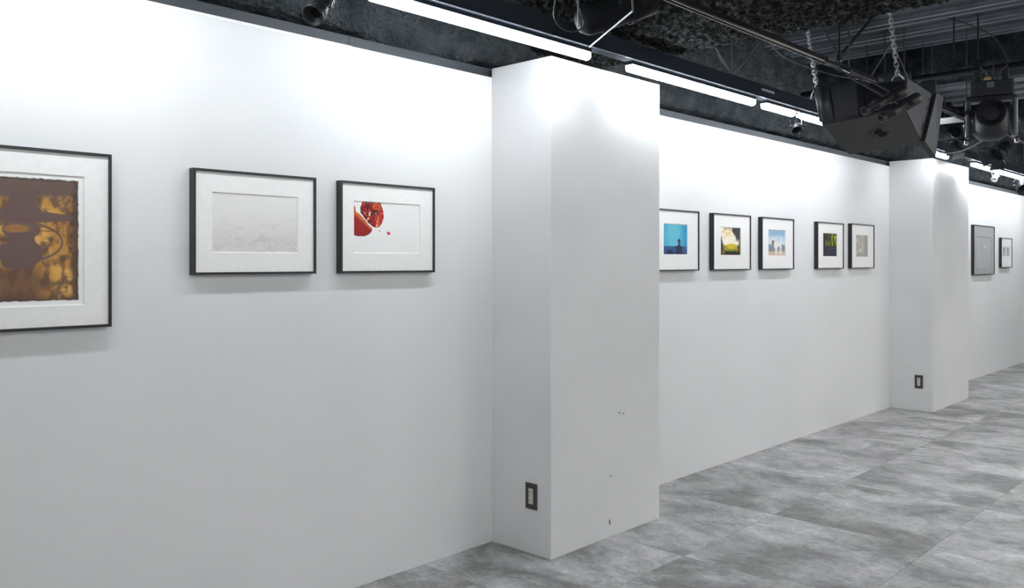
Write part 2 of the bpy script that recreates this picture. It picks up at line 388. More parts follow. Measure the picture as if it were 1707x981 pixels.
def art_garden(u, v):
    n = fbm(u, v, 8, 41, 5); m_ = fbm(u, v, 22, 43, 4)
    c = base(u, (252, 246, 226)); c = mixc(c, (226, 178, 60), sm(m_, .55, .68)*sm(.55-v, 0, .4)*.85)
    c = mixc(c, (176, 150, 36), sm(v+.2*(n-.5), .55, .68)); c = mixc(c, (222, 200, 40), ell(u, v, .55, .68, .22, .10, .8)*.9)
    c = mixc(c, (60, 66, 26), sm(v+.15*(n-.5), .8, .88)); c = mixc(c, (120, 150, 40), ell(u, v, .5, .83, .26, .035, .6)*.9)
    dk = (46, 42, 40)
    c = mixc(c, dk, sm(v+.1*(n-.5), .88, .95)); tr = 1-sm((1-u)+v*.45+.25*(n-.5), .38, .46); c = mixc(c, (66, 62, 66), tr*(sm(.55-v, 0, .2)))
    c = mixc(c, dk, (1-sm(u-.25*(v-.35)+.18*(m_-.5), .0, .09))*sm(v, .28, .4)); c = mixc(c, dk, sm(u+.1*(m_-.5), .93, .98)*sm(v, .3, .6))
    c = mixc(c, (60, 56, 26), sm(u+.2*(n-.5), .78, .9)*sm(v, .58, .7))
    c = mixc(c, (96, 74, 40), stroke(u, v, [(.2, .06), (.45, .02), (.6, .12), (.75, .28), (.95, .4)], .014)*.8)
    return mixc(c, (180, 140, 90), ell(u, v, .14, .9, .08, .08, .7)*.7)
def art_dog(u, v):
    n = fbm(u, v, 9, 51, 4); c = base(u, (150, 186, 214)); c = mixc(c, (222, 230, 234), sm(v, .1, .5)*.9); c = mixc(c, (232, 236, 238), ell(u, v, .55, .35, .5, .12, .9)*sm(n, .4, .6)*.6)
    c = mixc(c, (128, 146, 168), sm(v, .55, .58)); c = mixc(c, (142, 140, 148), sm(v, .66, .8)); c = mixc(c, (214, 190, 168), sm(v, .82, .86)); c = mixc(c, (196, 172, 156), sm(n, .5, .7)*sm(v, .84, .9)*.7)
    w = (240, 236, 230)
    c = mixc(c, w, ell(u, v, .58, .60, .22, .12, .2)); c = mixc(c, w, inpoly(u, v, [(.30, .48), (.40, .47), (.52, .54), (.44, .72), (.36, .68)]))
    for x0 in (.42, .50, .68, .76): c = mixc(c, w, stroke(u, v, [(x0, .62), (x0+.01, .92)], .030))
    c = mixc(c, w, stroke(u, v, [(.76, .54), (.84, .44)], .022)); c = mixc(c, (120, 60, 60), ell(u, v, .28, .49, .055, .09, .3)); c = mixc(c, (190, 160, 160), ell(u, v, .34, .42, .03, .03, .3))
    return mixc(c, (150, 110, 84), ell(u, v, .62, .70, .06, .07, .5)*.85)
def art_forest(u, v):
    n = fbm(u*1.6, v*.6, 12, 61, 4); c = base(u, (44, 58, 16)); c = mixc(c, (172, 182, 40), sm(n, .46, .66)*sm(u, .28, .42)*(1-sm(v, .52, .6))); c = mixc(c, (214, 214, 90), sm(n, .62, .75)*sm(u, .35, .5)*(1-sm(v, .35, .5)))
    c = mixc(c, (38, 30, 30), (1-sm(u, .26, .36))); c = mixc(c, (150, 132, 92), ell(u, v, .24, .44, .06, .15, .5)*.9); c = mixc(c, (30, 30, 32), stroke(u, v, [(.56, 0), (.58, .5)], .018))
    c = mixc(c, (36, 32, 40), sm(v, .54, .58)); c = mixc(c, (28, 40, 62), inpoly(u, v, [(.42, .66), (.92, .64), (.94, .98), (.40, .98)])); c = mixc(c, (100, 110, 120), stroke(u, v, [(.42, .665), (.92, .645)], .01))
    c = mixc(c, (130, 128, 130), ell(u, v, .28, .88, .03, .05, .6)*.7); return mixc(c, (110, 108, 110), ell(u, v, .92, .92, .04, .04, .6)*.7)
def art_pale(u, v):
    n = fbm(u, v, 9, 81, 4); c = base(u, (176, 174, 166)); c = mixc(c, (222, 214, 190), sm(n, .5, .64)*(1-sm(u, .5, .8)*.6)); c = mixc(c, (140, 142, 144), sm(u+.4*(n-.5), .6, .85)*.6); c = mixc(c, (156, 156, 152), sm(v, .7, .9)*.6)
    return mixc(c, (200, 172, 150), ell(u, v, .62, .5, .16, .22, .8)*.5)
def art_grey_reflection(u, v):  # print greyed to carry the glass reflection in its colour
    n = fbm(u, v, 5, 91, 3); c = base(u, (186, 187, 188)); c = mixc(c, (176, 177, 178), sm(n, .4, .7)*.6)
    return mixc(c, (232, 232, 228), ell(u, v, .57, .30, .045, .045, .5))
def art_small(a):
    return lambda u, v: mixc(mixc(base(u, (168, 174, 172)), (206, 206, 200), sm(fbm(u, v, 5, a, 3), .4, .7)), (130, 136, 140), ell(u, v, .5, .3, .4, .2, .8)*.5)

pm = mat('printed_photo', rough=.45, spec=.3)
at = N(pm, 'ShaderNodeVertexColor', layer_name='print'); L(pm, at.outputs[0], BS(pm).inputs['Base Color'])
def print_sheet(parent, x, y0, y1, z0, z1, fn, nu=110, nv=90, name='print'):
    uu, vv = np.meshgrid(np.linspace(0, 1, nu+1), np.linspace(0, 1, nv+1))
    col = np.clip(fn(uu, vv), 0, 1)
    lin = np.where(col <= .04045, col/12.92, ((col+.055)/1.055)**2.4)
    co = np.stack([np.full(uu.shape, x), y0+uu*(y1-y0), z1-vv*(z1-z0)], -1).reshape(-1, 3)
    idx = np.arange((nu+1)*(nv+1)).reshape(nv+1, nu+1)
    fs = np.stack([idx[:-1, :-1], idx[1:, :-1], idx[1:, 1:], idx[:-1, 1:]], -1).reshape(-1, 4)
    me = bpy.data.meshes.new(name); me.from_pydata(co.tolist(), [], fs.tolist())
    ca = me.color_attributes.new('print', 'FLOAT_COLOR', 'POINT')
    rgba = np.ones(((nu+1)*(nv+1), 4)); rgba[:, :3] = lin.reshape(-1, 3); ca.data.foreach_set('color', rgba.ravel())
    me.materials.append(pm); o = bpy.data.objects.new(name, me); C.objects.link(o); o.parent = parent
    return o

def ring(bm, o, i, x0, x1):
    """rectangular ring in YZ between outer rect o=(y0,y1,z0,z1) and inner i, from x0 to x1; inner edge bevelled a little"""
    def rc(r, x): return [bm.verts.new((x, *p)) for p in ((r[0], r[2]), (r[1], r[2]), (r[1], r[3]), (r[0], r[3]))]
    a, b, c, d = rc(o, x0), rc(o, x1), rc(i, x1), rc(i, x0)
    for k in range(4):
        n = (k+1) % 4
        for p, q in ((a, b), (b, c), (c, d), (d, a)): bm.faces.new((p[k], p[n], q[n], q[k]))
    return bm
def picture(y0, y1, z0, z1, win, pr, label, fns, face=.009, depth=.033, mt='mat', res=(110, 90), group=None):
    """win: mat window (ya,yb,za,zb); pr: list of print rects"""
    yc = (y0+y1)/2
    R = empty('framed_picture', (WX, yc, z0), label, 'picture', group)
    l = lambda r: (r[0]-yc, r[1]-yc, r[2]-z0, r[3]-z0)
    o = l((y0, y1, z0, z1)); i = (o[0]+face, o[1]-face, o[2]+face, o[3]-face)
    fb = bmesh.new()
    # four mitred bars, each its own part
    for k in range(4):
        oc = [(o[0], o[2]), (o[1], o[2]), (o[1], o[3]), (o[0], o[3])]; ic = [(i[0], i[2]), (i[1], i[2]), (i[1], i[3]), (i[0], i[3])]
        n = (k+1) % 4; g = .0001
        A = [(x, *p) for x in (.001,) for p in (oc[k], oc[n], ic[n], ic[k])]; D = [(depth, *p) for p in (oc[k], oc[n], ic[n], ic[k])]
        link('frame_bar', hull_prism(A, D), M['frame'], R)
    link('backing_board', B(.002, .006, i[0], i[1], i[2], i[3]), M['paper'], R)
    w = l(win)
    mb = ring(bmesh.new(), i, w, .022, .0262)
    for v in mb.verts:      # bevel the window edge
        if abs(v.co.x-.022) < 1e-5 and (w[0]-1e-4 <= v.co.y <= w[1]+1e-4) and (w[2]-1e-4 <= v.co.z <= w[3]+1e-4):
            v.co.y += .0025 if v.co.y < (w[0]+w[1])/2 else -.0025; v.co.z += .0025 if v.co.z < (w[2]+w[3])/2 else -.0025
    link('mat_board', mb, M[mt], R)
    link('mount_paper', B(.020, .0217, i[0], i[1], i[2], i[3]), M['paper' if mt == 'mat' else 'matreflect'], R)
    for p, f in zip(pr, fns):
        q = l(p); print_sheet(R, .0221, q[0], q[1], q[2], q[3], f, *res)
    link('glass_pane', B(.0290, .0308, i[0], i[1], i[2], i[3]), M['glass'], R)
    return R
e = .004
picture(.597, 1.124, 1.139, 1.703, (.679, 1.041, 1.213, 1.625), [(.692, 1.026, 1.228, 1.612)], 'large squarish black frame with brown and gold silhouette print, cut off at left edge', [art_sepia], res=(170, 190))
picture(1.403, 1.908, 1.305, 1.683, (1.476, 1.829, 1.385, 1.603), [(1.477, 1.828, 1.386, 1.602)], 'black framed pale misty print almost blank, left of the red fruit picture', [art_mist], res=(160, 110))
picture(2.024, 2.529, 1.305, 1.682, (2.093, 2.448, 1.388, 1.603), [(2.094, 2.447, 1.389, 1.602)], 'black framed picture of a split red pomegranate on white', [art_pomegranate], res=(240, 150))
g5 = 'small framed photographs between the pillars'
for (yr, pa, pb, zt, fn, lab) in [
    (4.766, 4.373, 4.635, 1.673, art_blue, 'black framed photo of a dark figure before blue sea, half hidden behind near pillar'),
    (5.446, 5.049, 5.310, 1.673, art_garden, 'black framed photo of sunlit yellow garden foliage'),
    (6.115, 5.720, 5.983, 1.673, art_dog, 'black framed photo of a white animal standing under pale blue sky'),
    (7.038, 6.649, 6.915, 1.671, art_forest, 'black framed photo of dark green forest with a blue black box below'),
    (7.706, 7.314, 7.573, 1.679, art_pale, 'black framed faded grey beige photo, last one before the second pillar')]:
    picture(yr-.505, yr, 1.297, zt, (pa-e, pb+e, 1.399-e, 1.582+e), [(pa, pb, 1.399, 1.582)], lab, [fn], group=g5, face=.007)
picture(10.711, 11.556, 1.201, 1.781, (10.83, 11.44, 1.27, 1.65), [(10.85, 11.42, 1.285, 1.64)], 'larger black framed print greyed by a painted glass reflection, far wall beyond second pillar', [art_grey_reflection], mt='matreflect', res=(50, 50))
picture(11.870, 12.373, 1.281, 1.656, (11.94, 12.29, 1.42, 1.55), [(11.955, 12.09, 1.43, 1.54), (12.135, 12.27, 1.43, 1.54)], 'small black framed white mat with two tiny prints, farthest picture', [art_small(3), art_small(9)], res=(20, 20))

# ------------------------------------------------------------------ wall sockets
def socket(x, yf, z, label):
    R = empty('wall_socket', (x, yf, z-.06), label, 'socket', 'wall sockets on the pillar sides')
    pb = B(-.035, .035, -.006, 0, 0, .12, bev=.002)
    link('plate', pb, M['outletplate'], R)
    ins = link('insert', B(-.0135, .0135, -.0085, -.005, .024, .096, bev=.001), M['outletwhite'], R)
    for zz in (.040, .080):
        for xx in (-.0055, .0055): link('slot', B(xx-.001, xx+.001, -.0092, -.0080, zz-.004, zz+.004), M['blackm'], ins)
    for zz in (.010, .110):
        s = bmesh.new(); lathe(s, [(.0001, 0), (.003, 0), (.003, .002), (.0001, .002)], (0, -.0055, zz), (0, -1, 0), 10); link('screw', s, M['steel'], R)
socket(-2.644, 2.921, .269, 'dark bronze wall socket low on the near pillar side')
socket(-2.644, 8.155, .265, 'dark bronze wall socket low on the second pillar side')

# ------------------------------------------------------------------ lighting trunking and LED battens
TX = -2.41
TS = 2.41/2.36      # the row was measured for x = -2.36
R = empty('lighting_trunking', (TX, 6, 2.312), 'long black lighting trunking running above the white light tubes', 'trunking')
cy0, cy1 = -4-6, 11
link('channel', B(-.022, .030, cy0+.05, cy1-.1, .004, .086), M['channel'], R)
link('lower_lip', B(.030, .036, cy0+.05, cy1-.1, .006, .010), M['lip'], R)
link('upper_lip', B(.028, .032, cy0+.05, cy1-.1, .086, .089), M['steel'], R)
lb = link('name_tag', B(.0301, .0308, 4.64-6, 4.80-6, .048, .062), M['sheet'], R); lb['label'] = 'pale tag on the trunking side'
for y in (1.7, 4.34, 7.0, 9.6, 12.5):
    link('hanger_rod', T([(0, y-6, .08), (0, y-6, .66)], .004, 6), M['rod'], R)
for y in (4.34,):
    for dy in (-.30, .30):
        link('brace_rod', T([(0, y-6, .10), (0, y-6+dy*.35, .165), (0, y-6+dy*1.9, .53)], .0045, 6), M['rod'], R)
        link('turnbuckle', T([(0, y-6+dy*.25, .142), (0, y-6+dy*.47, .19)], .007, 8), M['rod'], R)
    bm = bmesh.new(); lathe(bm, [(.001, 0), (.012, .002), (.012, .02), (.006, .03), (.006, .05), (.001, .05)], (0, y-6, .062), (0, 0, 1), 10)
    link('hanger_clip', bm, M['steel'], R)
def batten(y0, y1, label, x=TX, z=2.265, m='tube', group='white light tubes along the wall'):
    R = empty('light_tube', (x, (y0+y1)/2, z), label, 'light', group); h = (y1-y0)/2
    bm = bmesh.new(); pr = []
    for k in range(9):
        a = math.pi*(k/8); pr.append((-.021*math.cos(a), .014-.014*math.sin(a)))
    pr += [(.021, .034), (-.021, .034)]
    A = [(p[0], -h+.006, p[1]) for p in pr]; D = [(p[0], h-.006, p[1]) for p in pr]
    link('diffuser', hull_prism(A, D), M[m], R)
    for s in (-1, 1): link('end_cap', hull_prism([(p[0]*.8, s*h, .004+p[1]*.85) for p in pr], [(p[0], s*(h-.006), p[1]) for p in pr]), M[m], R)
    link('housing', B(-.021, .021, -h, h, .034, .0505 if m == 'tube' else .05), M['channel'], R)
    return R
bl = ['white light tube above the pomegranate picture, largest in view', 'white light tube running away behind the near pillar', 'short white light tube left of the small spotlight',
      'white light tube half hidden by the hanging speaker', 'short lit tube seen right of the speaker at second pillar top', 'far white light tube broken by a small white hook',
      'second farthest small white light tube', 'farthest short white light tube at right edge']
spans = [(1.785, 2.979), (3.286, 4.496), (4.626, 5.00), (5.09, 6.30), (7.62, 7.98), (8.756, 9.42), (9.50, 9.96), (10.03, 10.45)]
for (a, b), s in zip(spans, bl): batten(a*TS, b*TS, s)
batten(6.50, 7.05, 'added light tube, unseen behind the hanging speaker')  # extra batten, out of sight, added to brighten the recess
batten(.30, 1.45, 'white light tube out of frame to the left of the first one')
for k, y in enumerate((10.7, 12.0)): batten(y, y+1.1, ['white light tube beyond the right edge, nearer', 'white light tube beyond the right edge, farther'][k])
# fill battens added out of frame on the opposite wall to light the room
for k in range(7):
    batten(-3+k*2.6, -1.8+k*2.6, ['nearest', 'second', 'third', 'fourth', 'fifth', 'sixth', 'farthest'][k]+' added fill tube on the opposite wall, out of frame', x=2.96, z=2.76, m='tubefill', group='added fill tubes on the opposite wall')

# ------------------------------------------------------------------ lamps
def track_spot(loc, aim, r, ln, label, fins=5, top=None, m='black', fin_m='chrome', clamp=True, bright=False):
    """loc: centre of body; top: attach point"""
    R = empty('spotlight', loc, label, 'spotlight'); d = Vector(aim).normalized(); x, y, _ = frm(d)
    bm = bmesh.new(); h = ln/2
    lathe(bm, [(.001, -h), (r*.55, -h), (r*.72, -h*.75), (r*.75, 0), (r*.95, h*.25), (r, h*.45), (r, h), (r*.92, h), (r*.86, h*.72), (r*.3, h*.5), (.001, h*.48)], (0, 0, 0), d, 24)
    body = link('body', bm, M[m], R, True)
    bm = bmesh.new(); lathe(bm, [(r*1.0, h*.86), (r*1.05, h*.87), (r*1.05, h*1.0), (r*.93, h*1.01), (r*.93, h*.93)], (0, 0, 0), d, 24); link('rim', bm, M[m], body, True)
    for k in range(fins):
        bm = bmesh.new(); t = -h*.85+k*h*.22; lathe(bm, [(r*.6, t), (r*.88, t), (r*.88, t+h*.07), (r*.6, t+h*.07)], (0, 0, 0), d, 20); link('cooling_fin', bm, M[fin_m], body)
    bm = bmesh.new(); lathe(bm, [(.001, h*.60), (r*.5, h*.58), (r*.84, h*.70)], (0, 0, 0), d, 20); link('lens', bm, M['blackm' if not bright else 'capwhite'], R, True)
    tp = Vector(top)-Vector(loc) if top else Vector((0, 0, r*2.6))
    side = d.cross(Vector((0, 0, 1))).normalized()
    arms = []
    yk = bmesh.new()
    P = [side*r*1.15, side*r*1.18+tp*.35, side*r*.9+tp*.68, tp*.80, -side*r*.9+tp*.68, -side*r*1.18+tp*.35, -side*r*1.15]
    tube(yk, P, r*.10, 6); link('yoke', yk, M['chrome' if fin_m == 'chrome' else m], R, True)
    link('stem', T([tp*.78, tp], r*.16, 8), M[m], R)
    if clamp: link('clamp', B(tp.x-.02, tp.x+.02, tp.y-.035, tp.y+.035, tp.z-.012, tp.z+.012, bev=.003), M[m], R)
    for s in (-1, 1):
        kb = bmesh.new(); lathe(kb, [(.001, r*.98), (r*.2, r*.98), (r*.2, r*1.32), (.001, r*1.32)], (0, 0, 0), side*s, 12); link('knob', kb, M[m], R)
    return R
M['satin'] = mat('satin_black_reflective', (.10, .105, .115), .28, .8)
track_spot((TX+.01, 1.608, 2.192), (.25, -.62, -.62), .036, .11, 'black finned spotlight at the top edge above the pale misty picture', top=(TX, 1.63, 2.312), m='black', fin_m='satin')
track_spot((TX+.01, 5.15, 2.213), (.30, -.55, -.62), .034, .11, 'small black spotlight hanging between light tubes left of the speaker', top=(TX, 5.15, 2.312), m='black', fin_m='satin')
track_spot((TX+.02, 9.66, 2.218), (-.2, -.5, -.6), .03, .09, 'tiny pale spotlight hooked over the far light tubes', top=(TX, 9.66, 2.312), m='capwhite', fin_m='capwhite')
track_spot((TX-.0, 10.78, 2.205), (.3, -.5, -.4), .07, .2, 'dark spotlight cut off by the right edge above the far wall', top=(TX, 10.78, 2.312), m='black', fin_m='satin')

# long rail / pipe in the room
RX = -1.75
R = empty('lighting_rail', (RX, 6, 2.322), 'long worn bronze lighting rail crossing under the dark ceiling', 'rail')
link('rail_body', B(-.011, .011, -9.5, 10.5, .0, .026), M['blackm'], R)
for s in (-1, 1): link('rail_lip', B(.011*s-.0022, .011*s+.0022, -9.5, 10.5, -.003, .004), M['railmetal'], R)
for y in (2.2, 4.35, 6.35, 8.3, 10.4): link('hanger_rod', T([(0, y-6, .02), (0, y-6, .63)], .004, 6), M['steel'], R)
for y in (4.93,):
    link('brace_rod', T([(0, -1.35, .03), (0, -1.04, .27)], .0035, 6), M['lip'], R)
    link('brace_rod', T([(0, -.72, .06), (0, -1.04, .27)], .0035, 6), M['steel'], R)
for y in (4.75, 4.1, 6.1): link('rail_joiner', B(-.016, .016, y-6-.04, y-6+.04, -.004, .03, bev=.003), M['black'], R)

# big theatre lamp near the near pillar top
def par_can(loc, aim, r, ln, label, top, doors=False, m='black'):
    R = empty('stage_lamp', loc, label, 'stage lamp'); d = Vector(aim).normalized(); h = ln/2
    bm = bmesh.new()
    lathe(bm, [(.001, -h), (r*.5, -h), (r*.8, -h*.8), (r*.92, -h*.3), (r*.92, h*.3), (r, h*.34), (r, h), (r*.95, h), (r*.9, h*.4), (.001, h*.38)], (0, 0, 0), d, 28)
    link('can', bm, M[m], R, True)
    bm = bmesh.new(); lathe(bm, [(r*1.0, h*.28), (r*1.07, h*.28), (r*1.07, h*.36), (r, h*.36)], (0, 0, 0), d, 28); link('front_ring', bm, M[m], R)
    bm = bmesh.new(); lathe(bm, [(.001, h*.44), (r*.6, h*.46), (r*.9, h*.42)], (0, 0, 0), d, 24); link('lens', bm, M['blackm'], R, True)
    side = d.cross(Vector((0, 0, 1))).normalized(); tp = Vector(top)-Vector(loc)
    ym = bmesh.new(); P = [side*r*1.12, side*r*1.14+tp*.45, side*r*.7+tp*.78, -side*r*.7+tp*.78, -side*r*1.14+tp*.45, -side*r*1.12]; tube(ym, P, r*.09, 6); link('yoke', ym, M['black'], R)
    link('hook_clamp', T([tp*.78, tp], r*.2, 8), M['steel'], R)
    x, y, _ = frm(d)
    if doors:
        for k, (a, b) in enumerate(((x, y), (y, x), (-x, y), (-y, x))):
            p0 = a*r*.98+d*h; p1 = p0+(a*.75+d*.8)*r*.8
            A = [p0-b*r*.85, p0+b*r*.85, p1+b*r*1.0, p1-b*r*1.0]; n_ = (p1-p0).cross(b).normalized()*.003
            link('barn_door', hull_prism([v+n_ for v in A], [v-n_ for v in A]), M['black'], R)
    return R
par_can((-2.10, 2.825, 2.385), (.60, .75, .40), .075, .33, 'large black stage lamp hanging above the near pillar top', (-2.06, 2.87, 2.93), m='blackm')
# rods and cable around it
R = empty('ceiling_bracing', (-2.1, 2.6, 2.33), 'thin pale steel brace rods hanging above the near pillar', 'bracing')
link('brace_rod', T([(.286, -.048, -.065), (-.285, .42, -.012)], .0038, 6), M['rod'], R)
link('brace_rod', T([(.286, -.048, -.065), (.40, -.25, .62)], .0035, 6), M['steel'], R)
link('drop_rod', T([(.205, -.263, .62), (.205, -.263, -.147)], .003, 6), M['lip'], R)
def cable(name, pts, r, label, n=10, m='black'):
    P = [Vector(p) for p in pts]; out = []
    for i in range(len(P)-1):
        p0 = P[max(i-1, 0)]; p1 = P[i]; p2 = P[i+1]; p3 = P[min(i+2, len(P)-1)]
        for k in range(n):
            t = k/n; out.append(.5*((2*p1)+(p2-p0)*t+(2*p0-5*p1+4*p2-p3)*t*t+(3*p1-3*p2+p3-p0)*t**3))
    out.append(P[-1]); o = link(name, T(out, r, 6), M[m], None, True); tag(o, label, 'cable'); return o
cable('cable', [(-1.96, 2.33, 2.36), (-2.04, 2.38, 2.30), (-2.07, 2.42, 2.25), (-2.05, 2.47, 2.22), (-2.0, 2.5, 2.24), (-2.0, 2.43, 2.36)], .0035, 'black cable looping beside the large stage lamp')
cable('cable', [(-1.76, 3.45, 2.335), (-1.90, 3.72, 2.44), (-1.955, 4.003, 2.389), (-1.869, 4.154, 2.332), (-1.80, 4.357, 2.312), (-1.755, 4.56, 2.318)], .0035, 'grey cable sagging from the rail above the speaker', m='steel')
cable('cable', [(-1.75, 5.4, 2.32), (-1.80, 5.75, 2.17), (-1.88, 6.2, 2.10), (-1.86, 6.7, 2.16), (-1.76, 7.1, 2.32)], .005, 'pale cable sagging right of the speaker', m='lip')
0 and cable('cable', [(-1.40, 5.95, 2.33), (-1.42, 6.3, 2.22), (-1.5, 6.9, 2.18), (-1.75, 7.6, 2.33)], .006, 'dark cable sagging under the moving head lamp', m='black')
cable('cable', [(-1.80, 5.873, 2.95), (-1.62, 6.02, 2.87), (-1.52, 6.14, 2.79), (-1.46, 6.20, 2.64)], .004, 'black cable dropping from ceiling to the moving head lamp')

# ------------------------------------------------------------------ hanging speaker
K = .93
def S(p): return Vector((p[0]*K, p[1]*K, 1.35+(p[2]-1.35)*K))
CAM0 = Vector((0, 0, 1.35))
def flat(p, a, b, c):
    n = (b-a).cross(c-a); d = p-CAM0; return CAM0+d*((a-CAM0).dot(n)/d.dot(n))
A_, At, D_, Dt = S((-1.994, 4.586, 2.112)), S((-2.018, 4.563, 2.311)), S((-1.640, 4.815, 2.185)), S((-1.632, 4.825, 2.343))
Bq, Cq, Ct, Bt = S((-2.007, 4.988, 1.989)), S((-1.668, 5.198, 2.034)), S((-1.618, 5.246, 2.300)), S((-2.066, 5.001, 2.336))
Bq = flat(Bq, A_, D_, Cq); At = flat(At, A_, D_, Dt); Ct = flat(Ct, D_, Cq, Dt)
base_p = (A_+Cq)/2; base_p.z = Cq.z
R = empty('hanging_speaker', base_p, 'large dark wedge shaped speaker hung by two chains from the ceiling', 'speaker')
Q = lambda p: p-base_p
def quadprism(q, n, t): return hull_prism([Q(p) for p in q], [Q(p+n*t) for p in q])
def nrm(a, b, c): return (b-a).cross(c-a).normalized()
cen = (A_+At+D_+Dt+Bq+Cq+Ct+Bt)/8
def outn(a, b, c):
    n = nrm(a, b, c); return n if n.dot((a+b+c)/3-cen) > 0 else -n
link('cabinet', hull_prism([Q(p) for p in (A_, D_, Cq, Bq)], [Q(p) for p in (At, Dt, Ct, Bt)]), M['speakblue'], R)
nb = outn(A_, D_, Cq)
link('bottom_panel', quadprism([A_, D_, Cq, Bq], nb, .006), M['speaker'], R)
# recess frame on the near side
nn = outn(A_, At, Dt)
def lerp(a, b, t): return a+(b-a)*t
def bil(a, b, c, d, s, t): return lerp(lerp(a, b, s), lerp(d, c, s), t)
g = lambda s, t: bil(A_, D_, Dt, At, s, t)
for (s0, s1) in ((-.03, .13),):
    bm = quadprism([g(s0, -.02), g(s1, -.02), g(s1, 1.06), g(s0, 1.06)], nn, .03)
    bmesh.ops.bevel(bm, geom=bm.edges[:], offset=.012, segments=3, affect='EDGES'); link('corner_post', bm, M['speakblue'], R, True)
link('side_panel', quadprism([g(.16, .06), g(.46, .06), g(.46, .92), g(.16, .92)], nn, .010), M['speakblue'], R)
bm = quadprism([g(.46, 0.02), g(.505, 0.02), g(.505, .96), g(.46, .96)], nn, .02); link('side_ridge', bm, M['blackm'], R)
link('side_grille', quadprism([g(.53, .04), g(.97, .04), g(.97, .94), g(.53, .94)], nn, .008), M['blackm'], R)
# baffle on the right end, larger than the box
nr = outn(D_, Cq, Ct)
h = lambda s, t: bil(D_, Cq, Ct, Dt, s, t)
Cb = S((-1.646, 5.261, 1.961))
link('end_panel', quadprism([h(0, 0), h(.94, -.02), h(.94, 1.03), h(0, 1.03)], nr, .008), M['speakgrey'], R)
bm = hull_prism([Q(p) for p in (h(.86, -.05), Cb, h(1.12, 1.05), h(.86, 1.05))], [Q(p+nr*.03) for p in (h(.86, -.05), Cb, h(1.12, 1.05), h(.86, 1.05))])
link('front_baffle', bm, M['speakgrey'], R)
for s, t in ((.78, .88), (.78, .66)):
    c = Q(h(s, t))+nr*.008; bm = bmesh.new(); lathe(bm, [(.001, 0), (.005, 0), (.005, .003), (.001, .003)], c, nr, 10); link('screw', bm, M['blackm'], R)
c = h(.80, .24); link('slot', quadprism([h(.78, .16), h(.81, .16), h(.81, .34), h(.78, .34)], nr, .0095), M['blackm'], R)
# cup with two sockets underneath
bc = bil(A_, D_, Cq, Bq, .58, .48); u = (D_-A_).normalized(); v = nb.cross(u).normalized()
bm = bmesh.new(); P = []
for k in range(28):
    a = 2*math.pi*k/28; P.append((math.copysign(abs(math.cos(a))**.7, math.cos(a))*.058, math.copysign(abs(math.sin(a))**.7, math.sin(a))*.043))
rot = -.35
P = [(x*math.cos(rot)-y*math.sin(rot), x*math.sin(rot)+y*math.cos(rot)) for x, y in P]
cup = link('connector_cup', hull_prism([Q(bc)+u*x+v*y+nb*.005 for x, y in P], [Q(bc)+u*x*.94+v*y*.94+nb*.011 for x, y in P]), M['speakblue'], R)
for s in (-1, 1):
    bm = bmesh.new(); lathe(bm, [(.001, 0), (.021, 0), (.021, .004), (.001, .004)], Q(bc)+u*.014*s-v*.017*s+nb*.0085, nb, 20); link('connector_hole', bm, M['blackm'], cup)
# chains
def chain(p0, p1, label):
    p0 = Vector(p0); p1 = Vector(p1); d = (p1-p0); ln = d.length; n = int(ln/.026); R = empty('hanging_chain', p1, label, 'chain', 'steel chains holding the speaker')
    x, y, dn = frm(d)
    meshes = []
    for s in (0, 1):
        sd = x if s == 0 else y; P = []
        for k in range(12):
            a = 2*math.pi*k/12; P.append(dn*(math.cos(a)*.010+math.copysign(.0085, math.cos(a)))+sd*math.sin(a)*.0105)
        me = bpy.data.meshes.new('link'); bm = T(P, .0032, 5, True); bm.to_mesh(me); bm.free(); me.materials.append(M['zinc'])
        for pp in me.polygons: pp.use_smooth = True
        meshes.append(me)
    for i in range(n):
        o = bpy.data.objects.new('link', meshes[i % 2]); C.objects.link(o); o.parent = R; o.location = (p0+d*((i+.5)/n))-p1
    # shackle at the bottom
    hk = [Vector((0, 0, .012)), Vector((-.022, -.01, -.015)), Vector((-.028, -.012, -.045))]
    link('hook', T(hk, .004, 6), M['zinc'], R, True); hk = [Vector((0, 0, .012)), Vector((.022, .012, -.012)), Vector((.030, .018, -.03))]
    link('hook', T(hk, .004, 6), M['zinc'], R, True)
chain((-2.20*K, 4.80*K, 1.35+(2.87-1.35)*K), S((-2.011, 4.565, 2.300)), 'steel chain at the left end of the speaker')
chain((-1.81*K, 5.02*K, 1.35+(2.99-1.35)*K), S((-1.672, 4.82, 2.370)), 'steel chain at the right end of the speaker')

